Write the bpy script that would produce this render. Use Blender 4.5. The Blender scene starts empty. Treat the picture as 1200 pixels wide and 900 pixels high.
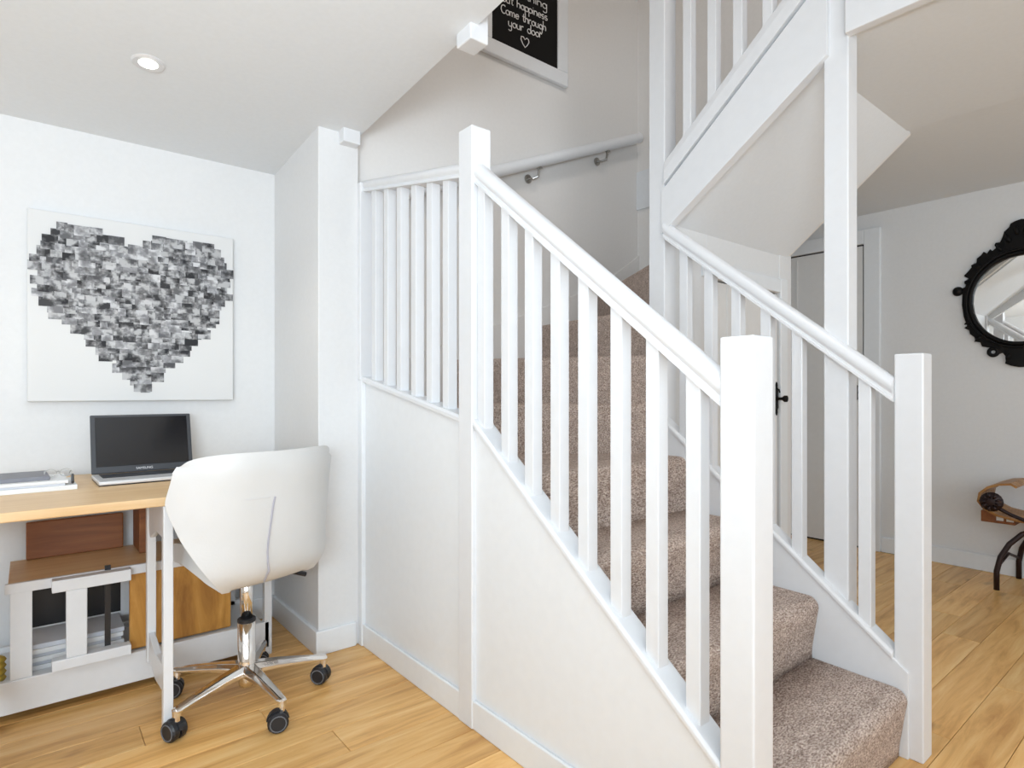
import bpy, bmesh, math, random
from mathutils import Vector, Matrix
random.seed(7)
PI = math.pi
S = bpy.context.scene
COL = S.collection

# ------------------------------------------------------------------ camera
cam_d = bpy.data.cameras.new('camera')
cam = bpy.data.objects.new('camera', cam_d)
COL.objects.link(cam)
S.camera = cam
cam.location = (0, 0, 1.08)
cam.rotation_euler = (PI/2, 0, math.radians(50.8636-90))
cam_d.sensor_width = 36.0
cam_d.lens = 36.0*697.5/1200.0
cam_d.shift_y = (459.13-450)/1200.0
cam_d.clip_start = 0.05

# ------------------------------------------------------------------ world, exposure, large lights
w = bpy.data.worlds.new('world'); S.world = w
w.use_nodes = True
w.node_tree.nodes['Background'].inputs[0].default_value = (0.80, 0.90, 1.0, 1)
w.node_tree.nodes['Background'].inputs[1].default_value = 1.0
S.view_settings.view_transform = 'Standard'
S.view_settings.look = 'None'
S.view_settings.gamma = 1.0
S.view_settings.use_curve_mapping = False
S.view_settings.exposure = -0.15

def area(name, loc, target, sx, sy, power, color=(1, 1, 1)):
    d = bpy.data.lights.new(name, 'AREA')
    d.shape = 'RECTANGLE'; d.size = sx; d.size_y = sy
    d.energy = power; d.color = color
    o = bpy.data.objects.new(name, d); COL.objects.link(o)
    o.location = loc
    o.rotation_euler = (Vector(target)-Vector(loc)).to_track_quat('-Z', 'Y').to_euler()
    return o
area('window_light', (-0.6, -2.5, 1.45), (-0.3, 2.0, 1.1), 3.0, 1.7, 54, (0.82, 0.92, 1.0))
area('left_fill_light', (-2.3, -0.3, 1.35), (1.6, 1.2, 0.9), 2.6, 1.5, 29, (0.82, 0.92, 1.0))  # added fill lamp brightening the left-facing sides; the left wall has no window
area('hall_window_light', (3.3, -2.5, 1.4), (3.4, 2.0, 1.0), 1.8, 1.7, 24, (0.84, 0.93, 1.0))
area('ceiling_fill_light', (-0.6, -0.4, 1.2), (-0.35, 0.5, 2.4), 0.7, 0.7, 70, (0.78, 0.90, 1.0))  # added uplight behind the camera, put in to brighten the ceiling
area('landing_light', (1.2, 0.2, 4.55), (2.3, 1.1, 2.5), 0.9, 0.9, 36, (1.0, 0.93, 0.87))

# ------------------------------------------------------------------ helpers: materials
def newmat(name, base, rough=0.5, metal=0.0, spec=0.5):
    m = bpy.data.materials.new(name); m.use_nodes = True
    b = m.node_tree.nodes['Principled BSDF']
    b.inputs['Base Color'].default_value = (*base, 1)
    b.inputs['Roughness'].default_value = rough
    b.inputs['Metallic'].default_value = metal
    b.inputs['Specular IOR Level'].default_value = spec
    return m

def nodes(m):
    return m.node_tree.nodes, m.node_tree.links, m.node_tree.nodes['Principled BSDF']

def noise(m, scale, detail=3, rough=0.5, vec=None, mscale=None, coord='Object'):
    n, l, b = nodes(m)
    t = n.new('ShaderNodeTexNoise')
    t.inputs['Scale'].default_value = scale
    t.inputs['Detail'].default_value = detail
    t.inputs['Roughness'].default_value = rough
    tc = n.new('ShaderNodeTexCoord')
    if mscale:
        mp = n.new('ShaderNodeMapping'); mp.inputs['Scale'].default_value = mscale
        l.new(tc.outputs[coord], mp.inputs['Vector']); l.new(mp.outputs[0], t.inputs['Vector'])
    else:
        l.new(tc.outputs[coord], t.inputs['Vector'])
    return t

def ramp(m, src, stops):
    n, l, b = nodes(m)
    r = n.new('ShaderNodeValToRGB')
    e = r.color_ramp.elements
    while len(e) < len(stops): e.new(0.5)
    for i, (p, c) in enumerate(stops):
        e[i].position = p; e[i].color = (*c, 1)
    l.new(src, r.inputs[0])
    return r

def bump(m, src, strength, dist=0.01):
    n, l, b = nodes(m)
    k = n.new('ShaderNodeBump'); k.inputs['Strength'].default_value = strength
    k.inputs['Distance'].default_value = dist
    l.new(src, k.inputs['Height']); l.new(k.outputs[0], b.inputs['Normal'])

def paint(name, base, rough, bs=0.05, scale=60):
    m = newmat(name, base, rough)
    t = noise(m, scale, 3)
    c = [tuple(x*0.985 for x in base), tuple(min(1, x*1.01) for x in base)]
    r = ramp(m, t.outputs[0], [(0.3, c[0]), (0.7, c[1])])
    n, l, b = nodes(m); l.new(r.outputs[0], b.inputs['Base Color'])
    bump(m, t.outputs[0], bs, 0.004)
    return m

def wood(name, dark, mid, light, rough=0.45, axis=0, scale=3.0, stretch=9.0, per_obj=False):
    m = newmat(name, mid, rough)
    n, l, b = nodes(m)
    sc = [stretch]*3; sc[axis] = 1.0
    tc = n.new('ShaderNodeTexCoord')
    mp = n.new('ShaderNodeMapping'); mp.inputs['Scale'].default_value = sc
    if per_obj:
        oi = n.new('ShaderNodeObjectInfo')
        mul = n.new('ShaderNodeMath'); mul.operation = 'MULTIPLY'; mul.inputs[1].default_value = 60
        l.new(oi.outputs['Random'], mul.inputs[0])
        cb = n.new('ShaderNodeCombineXYZ')
        for i in range(3): l.new(mul.outputs[0], cb.inputs[i])
        l.new(cb.outputs[0], mp.inputs['Location'])
    l.new(tc.outputs['Object'], mp.inputs['Vector'])
    t = n.new('ShaderNodeTexNoise'); t.inputs['Scale'].default_value = scale
    t.inputs['Detail'].default_value = 6; t.inputs['Roughness'].default_value = 0.62
    t.inputs['Distortion'].default_value = 0.7
    l.new(mp.outputs[0], t.inputs['Vector'])
    r = ramp(m, t.outputs[0], [(0.28, dark), (0.5, mid), (0.72, light)])
    out = r.outputs[0]
    if per_obj:
        # knots, and a tone of its own for each plank
        k = n.new('ShaderNodeTexNoise'); k.inputs['Scale'].default_value = 2.6; k.inputs['Detail'].default_value = 3
        mp2 = n.new('ShaderNodeMapping'); mp2.inputs['Scale'].default_value = (1, 2.6, 1)
        l.new(cb.outputs[0], mp2.inputs['Location']); l.new(tc.outputs['Object'], mp2.inputs['Vector'])
        l.new(mp2.outputs[0], k.inputs['Vector'])
        kr = ramp(m, k.outputs[0], [(0.64, (1, 1, 1)), (0.75, (0.50, 0.42, 0.36))])
        mx = n.new('ShaderNodeMix'); mx.data_type = 'RGBA'; mx.blend_type = 'MULTIPLY'; mx.inputs[0].default_value = 1
        l.new(out, mx.inputs[6]); l.new(kr.outputs[0], mx.inputs[7])
        hs = n.new('ShaderNodeHueSaturation')
        mr = n.new('ShaderNodeMapRange'); mr.inputs['To Min'].default_value = 0.86; mr.inputs['To Max'].default_value = 1.10
        l.new(oi.outputs['Random'], mr.inputs['Value']); l.new(mr.outputs[0], hs.inputs['Value'])
        l.new(mx.outputs[2], hs.inputs['Color'])
        out = hs.outputs[0]
    l.new(out, b.inputs['Base Color'])
    bump(m, t.outputs[0], 0.06, 0.004)
    return m

M = {}
M['wall'] = paint('wall_paint', (0.75, 0.75, 0.75), 0.65)
M['ceil'] = paint('ceiling_paint', (0.755, 0.78, 0.805), 0.7)
M['stairwall'] = paint('stairwell_paint', (0.78, 0.765, 0.745), 0.65)
M['gloss'] = paint('white_gloss_paint', (0.745, 0.755, 0.772), 0.30, 0.02, 30)
M['trim'] = paint('white_trim_paint', (0.80, 0.82, 0.84), 0.38, 0.02, 30)
M['door'] = paint('white_door_paint', (0.78, 0.77, 0.755), 0.4, 0.02, 30)
M['plank'] = wood('oak_floor', (0.54, 0.255, 0.068), (0.79, 0.45, 0.155), (0.90, 0.60, 0.26), 0.36, 0, 2.2, 11, True)
M['subfloor'] = newmat('dark_joint', (0.16, 0.08, 0.03), 0.8)
M['oaktop'] = wood('pale_oak', (0.66, 0.42, 0.20), (0.74, 0.50, 0.265), (0.80, 0.57, 0.33), 0.4, 0, 2.0, 12)
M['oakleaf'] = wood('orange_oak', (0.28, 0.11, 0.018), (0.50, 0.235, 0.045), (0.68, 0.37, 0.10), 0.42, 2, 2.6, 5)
M['brown'] = wood('red_brown_wood', (0.16, 0.050, 0.015), (0.25, 0.085, 0.025), (0.33, 0.125, 0.040), 0.45, 0, 2.5, 8)
M['benchwood'] = wood('honey_slat_wood', (0.20, 0.085, 0.02), (0.34, 0.155, 0.04), (0.46, 0.24, 0.08), 0.4, 1, 3, 8)
M['black'] = newmat('black_plastic', (0.012, 0.012, 0.014), 0.35)
M['board'] = newmat('chalkboard_black', (0.006, 0.0055, 0.005), 0.75, 0, 0.2)
M['chalk'] = newmat('chalk', (0.80, 0.80, 0.80), 0.9)
M['iron'] = newmat('black_iron', (0.003, 0.0025, 0.0025), 0.55, 0.0, 0.2)
M['dkiron'] = newmat('brown_black_iron', (0.020, 0.008, 0.008), 0.42, 0.3)
M['chrome'] = newmat('chrome', (0.82, 0.80, 0.78), 0.09, 1.0)
M['steel'] = newmat('dull_steel', (0.40, 0.39, 0.37), 0.32, 1.0)
M['mirror'] = newmat('mirror_glass', (0.93, 0.94, 0.93), 0.01, 1.0)
M['screen'] = newmat('laptop_screen', (0.010, 0.010, 0.012), 0.10)
M['lapgrey'] = newmat('laptop_grey', (0.045, 0.048, 0.055), 0.4)
M['silver'] = newmat('laptop_silver', (0.72, 0.72, 0.73), 0.35, 0.3)
M['rubber'] = newmat('caster_black', (0.014, 0.015, 0.019), 0.42)
M['castergrey'] = newmat('caster_grey', (0.16, 0.17, 0.19), 0.4)
M['paper'] = newmat('white_paper', (0.80, 0.80, 0.80), 0.7)
M['paper2'] = newmat('cool_paper', (0.62, 0.64, 0.69), 0.6)
M['greycover'] = newmat('grey_cover', (0.20, 0.20, 0.225), 0.5)
M['yellow'] = newmat('yellow_cord', (0.62, 0.42, 0.06), 0.7)
M['canvas'] = paint('canvas_white', (0.73, 0.73, 0.725), 0.8, 0.12, 500)
M['seam'] = newmat('grey_seam', (0.42, 0.41, 0.47), 0.6)
M['dark'] = newmat('dark_gap', (0.03, 0.022, 0.018), 0.8)

def leather():
    m = newmat('white_leather', (0.80, 0.785, 0.755), 0.42)
    t = noise(m, 140, 4, 0.6)
    n, l, b = nodes(m)
    t2 = noise(m, 5, 2, 0.5)
    r = ramp(m, t2.outputs[0], [(0.3, (0.62, 0.617, 0.607)), (0.7, (0.68, 0.677, 0.67))])
    l.new(r.outputs[0], b.inputs['Base Color'])
    bump(m, t.outputs[0], 0.12, 0.003)
    return m
M['leather'] = leather()

def carpet():
    m = newmat('beige_carpet', (0.3, 0.24, 0.2), 0.95, 0, 0.1)
    n, l, b = nodes(m)
    t = noise(m, 260, 2, 0.6, mscale=(0.45, 1.0, 1.0))
    t2 = noise(m, 42, 3, 0.6, mscale=(0.3, 1, 1))
    r = ramp(m, t.outputs[0], [(0.32, (0.29, 0.210, 0.175)), (0.5, (0.60, 0.475, 0.405)), (0.68, (0.88, 0.77, 0.70))])
    r2 = ramp(m, t2.outputs[0], [(0.3, (0.82, 0.80, 0.78)), (0.7, (1.08, 1.08, 1.08))])
    mx = n.new('ShaderNodeMix'); mx.data_type = 'RGBA'; mx.blend_type = 'MULTIPLY'; mx.inputs[0].default_value = 1
    l.new(r.outputs[0], mx.inputs[6]); l.new(r2.outputs[0], mx.inputs[7])
    l.new(mx.outputs[2], b.inputs['Base Color'])
    bump(m, t.outputs[0], 0.9, 0.012)
    return m
M['carpet'] = carpet()

def emis(name, col, s):
    m = newmat(name, col, 0.5)
    n, l, b = nodes(m)
    b.inputs['Emission Color'].default_value = (*col, 1)
    b.inputs['Emission Strength'].default_value = s
    return m
M['lamp'] = emis('lamp_glow', (1.0, 0.97, 0.88), 6.0)

def photo_print():
    m = newmat('photo_print', (0.4, 0.4, 0.4), 0.7)
    n, l, b = nodes(m)
    uv = n.new('ShaderNodeUVMap'); uv.uv_map = 'UVMap'
    at = n.new('ShaderNodeVertexColor'); at.layer_name = 'tone'
    t = n.new('ShaderNodeTexNoise'); t.inputs['Scale'].default_value = 1.0
    t.inputs['Detail'].default_value = 3; t.inputs['Roughness'].default_value = 0.55
    l.new(uv.outputs[0], t.inputs['Vector'])
    r = ramp(m, t.outputs[0], [(0.40, (0.02, 0.02, 0.025)), (0.50, (0.25, 0.25, 0.26)), (0.60, (0.74, 0.74, 0.75))])
    mx = n.new('ShaderNodeMix'); mx.data_type = 'RGBA'; mx.blend_type = 'MIX'; mx.inputs[0].default_value = 0.40
    l.new(r.outputs[0], mx.inputs[6]); l.new(at.outputs[0], mx.inputs[7])
    l.new(mx.outputs[2], b.inputs['Base Color'])
    return m
M['photos'] = photo_print()

# ------------------------------------------------------------------ helpers: meshes and objects
def B(): return bmesh.new()

def box(bm, x0, x1, y0, y1, z0, z1, mi=0):
    v = [bm.verts.new((x, y, z)) for z in (z0, z1) for y in (y0, y1) for x in (x0, x1)]
    for f in ((0, 2, 3, 1), (4, 5, 7, 6), (0, 1, 5, 4), (2, 6, 7, 3), (0, 4, 6, 2), (1, 3, 7, 5)):
        fc = bm.faces.new([v[i] for i in f]); fc.material_index = mi
    return bm

def prism(bm, pts, axis, a0, a1):
    """extrude a 2D polygon along axis 0/1/2 from a0 to a1; pts are the other two coordinates in order"""
    def P(p, a):
        if axis == 0: return (a, p[0], p[1])
        if axis == 1: return (p[0], a, p[1])
        return (p[0], p[1], a)
    A = [bm.verts.new(P(p, a0)) for p in pts]
    C = [bm.verts.new(P(p, a1)) for p in pts]
    n = len(pts)
    bm.faces.new(A); bm.faces.new(C[::-1])
    for i in range(n):
        bm.faces.new((A[i], C[i], C[(i+1) % n], A[(i+1) % n]))
    return bm

def tube(bm, pts, r, seg=8, cap=True, closed=False):
    pts = [Vector(p) for p in pts]
    if not isinstance(r, (list, tuple)):
        pts = [p for i, p in enumerate(pts) if i == 0 or (p-pts[i-1]).length > 1e-6]
    n = len(pts); rings = []
    prev = None
    for i, p in enumerate(pts):
        if closed: d = pts[(i+1) % n]-pts[i-1]
        else: d = pts[min(i+1, n-1)]-pts[max(i-1, 0)]
        d.normalize()
        if prev is None:
            a = Vector((0, 0, 1)) if abs(d.z) < 0.9 else Vector((1, 0, 0))
            u = d.cross(a).normalized()
        else:
            u = (prev-d*prev.dot(d)).normalized()
        prev = u
        v = d.cross(u)
        rr = r[i] if isinstance(r, (list, tuple)) else r
        rings.append([bm.verts.new(p+(u*math.cos(t)+v*math.sin(t))*rr) for t in [2*PI*k/seg for k in range(seg)]])
    m = n if closed else n-1
    for i in range(m):
        a, b = rings[i], rings[(i+1) % n]
        for k in range(seg):
            bm.faces.new((a[k], a[(k+1) % seg], b[(k+1) % seg], b[k]))
    if cap and not closed:
        bm.faces.new(rings[0][::-1]); bm.faces.new(rings[-1])
    return bm

def lathe(bm, prof, origin=(0, 0, 0), seg=20, axis=2):
    rings = []
    for r, h in prof:
        ring = []
        for k in range(seg):
            t = 2*PI*k/seg
            c = [r*math.cos(t), r*math.sin(t)]
            p = [0, 0, 0]; o = [0, 1, 2]; o.remove(axis)
            p[o[0]] = c[0]; p[o[1]] = c[1]; p[axis] = h
            ring.append(bm.verts.new([p[i]+origin[i] for i in range(3)]))
        rings.append(ring)
    for a, b in zip(rings, rings[1:]):
        for k in range(seg):
            bm.faces.new((a[k], a[(k+1) % seg], b[(k+1) % seg], b[k]))
    bm.faces.new(rings[0][::-1]); bm.faces.new(rings[-1])
    return bm

def obj(name, bm, mat, parent=None, bevel=0, seg=2, smooth=False, local=False):
    bmesh.ops.recalc_face_normals(bm, faces=bm.faces)
    me = bpy.data.meshes.new(name)
    if parent is not None and not local:
        loc = parent.location if parent.parent is None else parent.location+parent.parent.location
        bmesh.ops.translate(bm, verts=bm.verts, vec=-Vector(loc))
    bm.to_mesh(me); bm.free()
    for m in (mat if isinstance(mat, (list, tuple)) else [mat]): me.materials.append(m)
    o = bpy.data.objects.new(name, me)
    COL.objects.link(o)
    if parent is not None: o.parent = parent
    if smooth:
        for p in me.polygons: p.use_smooth = True
    if bevel:
        b = o.modifiers.new('bevel', 'BEVEL'); b.width = bevel; b.segments = seg
        b.limit_method = 'ANGLE'; b.angle_limit = math.radians(35)
        if smooth is None:
            for p in me.polygons: p.use_smooth = True
    return o

def thing(name, label, cat, loc=(0, 0, 0), rotz=0, group=None):
    o = bpy.data.objects.new(name, None); COL.objects.link(o)
    o.empty_display_size = 0.1
    o.location = loc; o.rotation_euler = (0, 0, rotz)
    o['label'] = label; o['category'] = cat
    if group: o['group'] = group
    return o

def tag(o, label, cat, group=None):
    o['label'] = label; o['category'] = cat
    if group: o['group'] = group
    return o

def struct(o, label=None, cat=None):
    o['kind'] = 'structure'
    if label: o['label'] = label
    if cat: o['category'] = cat
    return o

# ------------------------------------------------------------------ room shell
def ceil_z(y): return 2.128+0.075*(2.957-y) if y > 0.4 else 2.32+0.02*(0.4-y)

# floor: boards laid along X over a dark bed, every board a piece of its own
fl = struct(obj('floor', box(B(), -2.5, 4.6, -2.7, 3.1, -0.12, -0.014), M['subfloor']), 'honey oak board floor of the room and hall', 'floor')
pw = 0.14
plank_meshes = {}
y = 0.574-pw*23
row = 0
while y < 3.0:
    x = -2.5-random.uniform(0, 1.2)
    while x < 4.5:
        L = random.choice((0.9, 1.2, 1.5, 1.8))
        x0, x1 = max(x, -2.5), min(x+L, 4.5)
        y0, y1 = max(y, -2.6), min(y+pw, 2.957)
        if x1-x0 > 0.05 and y1-y0 > 0.02:
            bm = box(B(), x0+0.0008, x1-0.0008, y0+0.0008, y1-0.0008, -0.014, 0.0)
            o = obj('plank', bm, M['plank'], fl)
            bv = o.modifiers.new('bevel', 'BEVEL'); bv.width = 0.0012; bv.segments = 1
        x += L
    y += pw
    row += 1

# wall behind the desk, with the corner that comes forward to the stair
struct(obj('wall_back', box(B(), -2.5, 1.10, 2.957, 3.1, 0, 2.6), M['wall']), 'white wall behind the desk', 'wall')
struct(obj('wall_corner', box(B(), 0.925, 1.10, 2.395, 2.957, 0, 2.2), M['wall'], bevel=0.004), 'white wall end beside the desk', 'wall')
struct(obj('wall_left', box(B(), -2.5, -2.4, -2.7, 2.957, 0, 2.6), M['wall']), 'white wall left of the room', 'wall')
bm = B()
for a in ((-2.5, -2.1, 0, 4.8), (0.9, 2.4, 0, 4.8), (4.2, 4.6, 0, 4.8)): box(bm, a[0], a[1], -2.7, -2.6, a[2], a[3])
for a in ((-2.1, 0.9), (2.4, 4.2)):
    box(bm, a[0], a[1], -2.7, -2.6, 0, 0.6); box(bm, a[0], a[1], -2.7, -2.6, 2.25, 4.8)
struct(obj('wall_rear', bm, M['wall']), 'white wall behind the viewpoint with two windows', 'wall')
for i, (a, b) in enumerate(((-2.1, 0.9), (2.4, 4.2))):
    bm = B()
    for x in (a, (a+b)/2-0.03, b-0.06): box(bm, x, x+0.06, -2.69, -2.63, 0.6, 2.25)
    box(bm, a, b, -2.69, -2.63, 0.6, 0.66); box(bm, a, b, -2.69, -2.63, 2.19, 2.25)
    wf = struct(obj('window_%d' % (i+1), bm, M['gloss'], bevel=0.004), 'white framed window in the rear wall', 'window')
struct(obj('wall_right', box(B(), 4.48, 4.6, -2.7, 3.1, 0, 4.8), M['wall']), 'pale hall wall carrying the oval mirror', 'wall')
struct(obj('wall_hall_end', box(B(), 3.10, 4.48, 2.957, 3.1, 0, 2.6), M['wall']), 'hall end wall', 'wall')
struct(obj('wall_stair_back', box(B(), 1.10, 3.14, 2.45, 2.60, 0, 4.8), M['stairwall']), 'stairwell back wall with the chalkboard', 'wall')
# stair wall on the right of the upper flight: its lower edge follows the soffit
bm = prism(B(), [(2.45, 0), (2.45, 4.8), (-1.0, 4.8), (-1.0, 2.25), (0.94, 2.25), (1.5, 1.79), (1.5, 0)], 0, 3.03, 3.10)
struct(obj('wall_stair_right', bm, M['stairwall']), 'stairwell wall right of the upper flight', 'wall')
# ceilings
bm = prism(B(), [(3.1, ceil_z(3.1)), (0.4, 2.32), (-2.7, 2.38), (-2.7, 2.48), (3.1, 2.48)], 0, -2.5, 1.10)
struct(obj('ceiling', bm, M['ceil']), 'off white ceiling over the desk, edge open to the stairwell', 'ceiling')
struct(obj('ceiling_entry', box(B(), 1.10, 2.0, -2.7, -0.7, 2.34, 2.48), M['ceil']), 'ceiling strip over the foot of the stair', 'ceiling')
struct(obj('ceiling_landing', box(B(), 2.03, 3.02, -2.7, 0.94, 2.235, 2.48), M['ceil']), 'flat ceiling under the landing', 'ceiling')
bm = prism(B(), [(3.02, 2.240), (4.48, 2.300), (4.48, 2.48), (3.02, 2.48)], 1, -2.7, 3.1)
struct(obj('ceiling_hall', bm, M['ceil']), 'hall ceiling along the mirror wall', 'ceiling')
struct(obj('ceiling_upper', box(B(), -2.5, 4.6, -2.7, 2.6, 4.7, 4.8), M['ceil']), 'ceiling of the upper floor', 'ceiling')
struct(obj('wall_upper_left', box(B(), -1.2, -1.1, -2.6, 2.45, 2.48, 4.7), M['stairwall']), 'upper floor wall', 'wall')
struct(obj('wall_upper_back', box(B(), -1.2, 1.10, 2.45, 2.60, 2.48, 4.7), M['stairwall']), 'upper floor back wall', 'wall')
# landing edge
struct(obj('trim_1', box(B(), 2.0, 2.035, -2.6, 0.795, 2.212, 2.62), M['gloss'], bevel=0.003), 'white apron board along the landing edge', 'trim')
# sloping soffit under the upper flight
bm = prism(B(), [(1.5, 1.775), (0.94, 2.235), (0.94, 2.262), (1.5, 1.805)], 0, 2.035, 3.06)
struct(obj('ceiling_soffit', bm, M['ceil']), 'sloping plaster underside of the upper flight', 'ceiling')

# baseboards
def base(name, bm, label):
    return struct(obj(name, bm, M['trim'], bevel=0.004), label, 'baseboard')
base('baseboard_back', box(B(), -2.4, 0.925, 2.943, 2.957, 0, 0.10), 'white baseboard behind the desk')
base('baseboard_corner', box(B(), 0.911, 1.085, 2.381, 2.957, 0, 0.10), 'white baseboard round the wall end')
base('baseboard_panel', box(B(), 1.1035, 1.1155, 0.69, 2.375, 0, 0.092), 'white baseboard under the stair panel')
base('baseboard_right', box(B(), 4.465, 4.48, -2.6, 1.545, 0, 0.10), 'white baseboard under the oval mirror')
base('baseboard_hall_end', box(B(), 3.1, 4.48, 2.943, 2.957, 0, 0.10), 'white baseboard at the hall end')
base('baseboard_left', box(B(), -2.4, -2.386, -2.6, 2.957, 0, 0.10), 'white baseboard on the left wall')

# hall door in the mirror wall
d1 = thing('door_1', 'white hall door beyond the stair with black latch', 'door', (4.48, 2.06, 0))
d1['kind'] = 'structure'
obj('door_leaf', box(B(), 4.462, 4.478, 1.655, 2.43, 0.012, 2.085), M['door'], d1, bevel=0.002)
bm = B()
for a in (1.76, 2.1): box(bm, 4.456, 4.463, a, a+0.012, 0.05, 2.06)
obj('door_bead', bm, M['door'], d1, bevel=0.002)
obj('door_gap', box(B(), 4.470, 4.479, 1.645, 2.44, 0.0, 2.094), M['dark'], d1)
bm = B()
box(bm, 4.452, 4.479, 1.545, 1.647, 0, 2.195); box(bm, 4.452, 4.479, 2.44, 2.54, 0, 2.195); box(bm, 4.452, 4.479, 1.647, 2.44, 2.096, 2.195)
obj('door_frame', bm, M['trim'], d1, bevel=0.005)
def latch(parent, cx, cy, z, nx, ny, tx, ty):
    """black iron thumb latch: backplate with pointed ends, knob and thumb bar; n = outwards, t = sideways"""
    N = Vector((nx, ny, 0)); T = Vector((tx, ty, 0)); O = Vector((cx, cy, z))
    bm = B()
    for d in (0.0, 0.006):
        pass
    out = [(0, .085), (.008, .07), (.006, .058), (.015, .045), (.013, .02), (.015, 0), (.013, -.02), (.015, -.045), (.006, -.058), (.008, -.07), (0, -.085)]
    pts = out+[(-a, b) for a, b in out[-2:0:-1]]
    A = [bm.verts.new(O+T*a+Vector((0, 0, b))) for a, b in pts]
    C = [bm.verts.new(O+T*a+Vector((0, 0, b))+N*0.006) for a, b in pts]
    bm.faces.new(A); bm.faces.new(C[::-1])
    for i in range(len(A)): bm.faces.new((A[i], A[(i+1) % len(A)], C[(i+1) % len(A)], C[i]))
    pl = obj('latch_plate', bm, M['iron'], parent)
    bm = B()
    tube(bm, [O+N*0.005, O+N*0.02, O+N*0.033, O+N*0.045, O+N*0.056, O+N*0.06], [.009, .007, .008, .017, .017, .008], 10)
    bm2 = obj('latch_knob', bm, M['iron'], parent, smooth=True)
    bm = B()
    tube(bm, [O+N*0.02+Vector((0, 0, .03)), O+N*0.016+Vector((0, 0, .045)), O+N*0.006+Vector((0, 0, .05))], .004, 6)
    obj('thumb_bar', bm, M['iron'], parent)
latch(d1, 4.462, 1.70, 1.075, -1, 0, 0, 1)

# cupboard under the upper flight
bm = B()
box(bm, 2.09, 2.33, 1.50, 1.54, 0, 1.79)
box(bm, 2.98, 3.104, 1.496, 1.54, 0, 1.79)
box(bm, 2.33, 2.98, 1.50, 1.54, 1.585, 1.79)
struct(obj('wall_cupboard', bm, M['wall'], bevel=0.003), 'white end wall of the cupboard under the upper flight', 'wall')
d2 = thing('door_2', 'white cupboard door under the upper flight with black latch', 'door', (2.65, 1.50, 0))
d2['kind'] = 'structure'
obj('door_leaf', box(B(), 2.338, 2.972, 1.504, 1.53, 0.01, 1.577), M['door'], d2, bevel=0.002)
bm = B()
for a in (2.50, 2.66, 2.82): box(bm, a, a+0.010, 1.500, 1.505, 0.03, 1.56)
obj('door_bead', bm, M['door'], d2, bevel=0.002)
obj('door_gap', box(B(), 2.33, 2.98, 1.522, 1.535, 0.0, 1.585), M['dark'], d2)
bm = B()
box(bm, 2.98, 3.05, 1.488, 1.502, 0, 1.66); box(bm, 2.29, 2.98, 1.488, 1.502, 1.586, 1.655)
obj('door_frame', bm, M['trim'], d2, bevel=0.004)
latch(d2, 2.955, 1.502, 1.045, 0, -1, 1, 0)

# sloping skirting on the stairwell back wall, following the winders
bm = prism(B(), [(1.10, 0.9), (1.10, 1.14), (1.552, 1.308), (2.017, 1.476), (2.474, 1.646), (2.75, 1.77), (3.03, 1.95), (3.03, 1.5), (2.4, 1.2), (1.5, 0.9)], 1, 2.436, 2.45)
struct(obj('baseboard_stair', bm, M['stairwall'], bevel=0.003), 'sloping skirting along the winder steps', 'baseboard')
bm = prism(B(), [(1.55, 2.18), (0.9, 2.72), (-0.9, 2.72), (-0.9, 2.48), (1.0, 2.4), (1.55, 1.95)], 0, 3.016, 3.03)
struct(obj('baseboard_landing', bm, M['stairwall'], bevel=0.003), 'skirting rising beside the upper flight', 'baseboard')

# ------------------------------------------------------------------ staircase
st = thing('staircase', 'half turn staircase carpeted in flecked beige between white strings', 'staircase', (1.55, 0.62, 0))
RISE, GO = 0.206, 0.2525
def straight_step(z0, z1, yr, back, x0, x1, dirn=1, thin=False):
    """rounded carpet step: profile in YZ extruded along X; dirn -1 climbs towards -Y"""
    r = 0.034
    prof = [(yr+dirn*0.016, z0), (yr+dirn*0.010, z0+0.04), (yr-dirn*0.004, z1-0.07), (yr-dirn*0.010, z1-r)]
    for k in range(1, 7):
        a = PI/2*k/6
        prof.append((yr+dirn*(-0.010+r-r*math.cos(a)), z1-r+r*math.sin(a)))
    prof += [(yr+dirn*0.12, z1+0.001), (back, z1)]
    prof += [(back, z1-0.03), (yr+dirn*0.046, z1-0.03), (yr+dirn*0.046, z0)] if thin else [(back, z0)]
    bm = B()
    n = 14; rings = []
    # the carpet rolls in a little where it meets the strings
    for x in (x0, x0+0.006, x0+0.02, x1-0.02, x1-0.006, x1):
        sh = 0.006 if x in (x0, x1) else (0.002 if x in (x0+0.006, x1-0.006) else 0)
        rings.append([bm.verts.new((x, p[0]+dirn*(sh if p[1] > z0+0.001 and p[0] != back else 0), p[1]-(sh if p[1] > z1-0.06 and p[0] != back else 0))) for p in prof])
    for a, b in zip(rings, rings[1:]):
        for k in range(len(prof)):
            bm.faces.new((a[k], a[(k+1) % len(prof)], b[(k+1) % len(prof)], b[k]))
    bm.faces.new(rings[0]); bm.faces.new(rings[-1][::-1])
    return bm
RY = [0.628, 0.880, 1.132, 1.384]
for i in range(3):
    o = obj('tread', straight_step(i*RISE, (i+1)*RISE, RY[i], RY[i+1]+0.03, 1.165, 2.002), M['carpet'], st, smooth=False)
    for p in o.data.polygons: p.use_smooth = abs(p.normal.x) < 0.7
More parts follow.
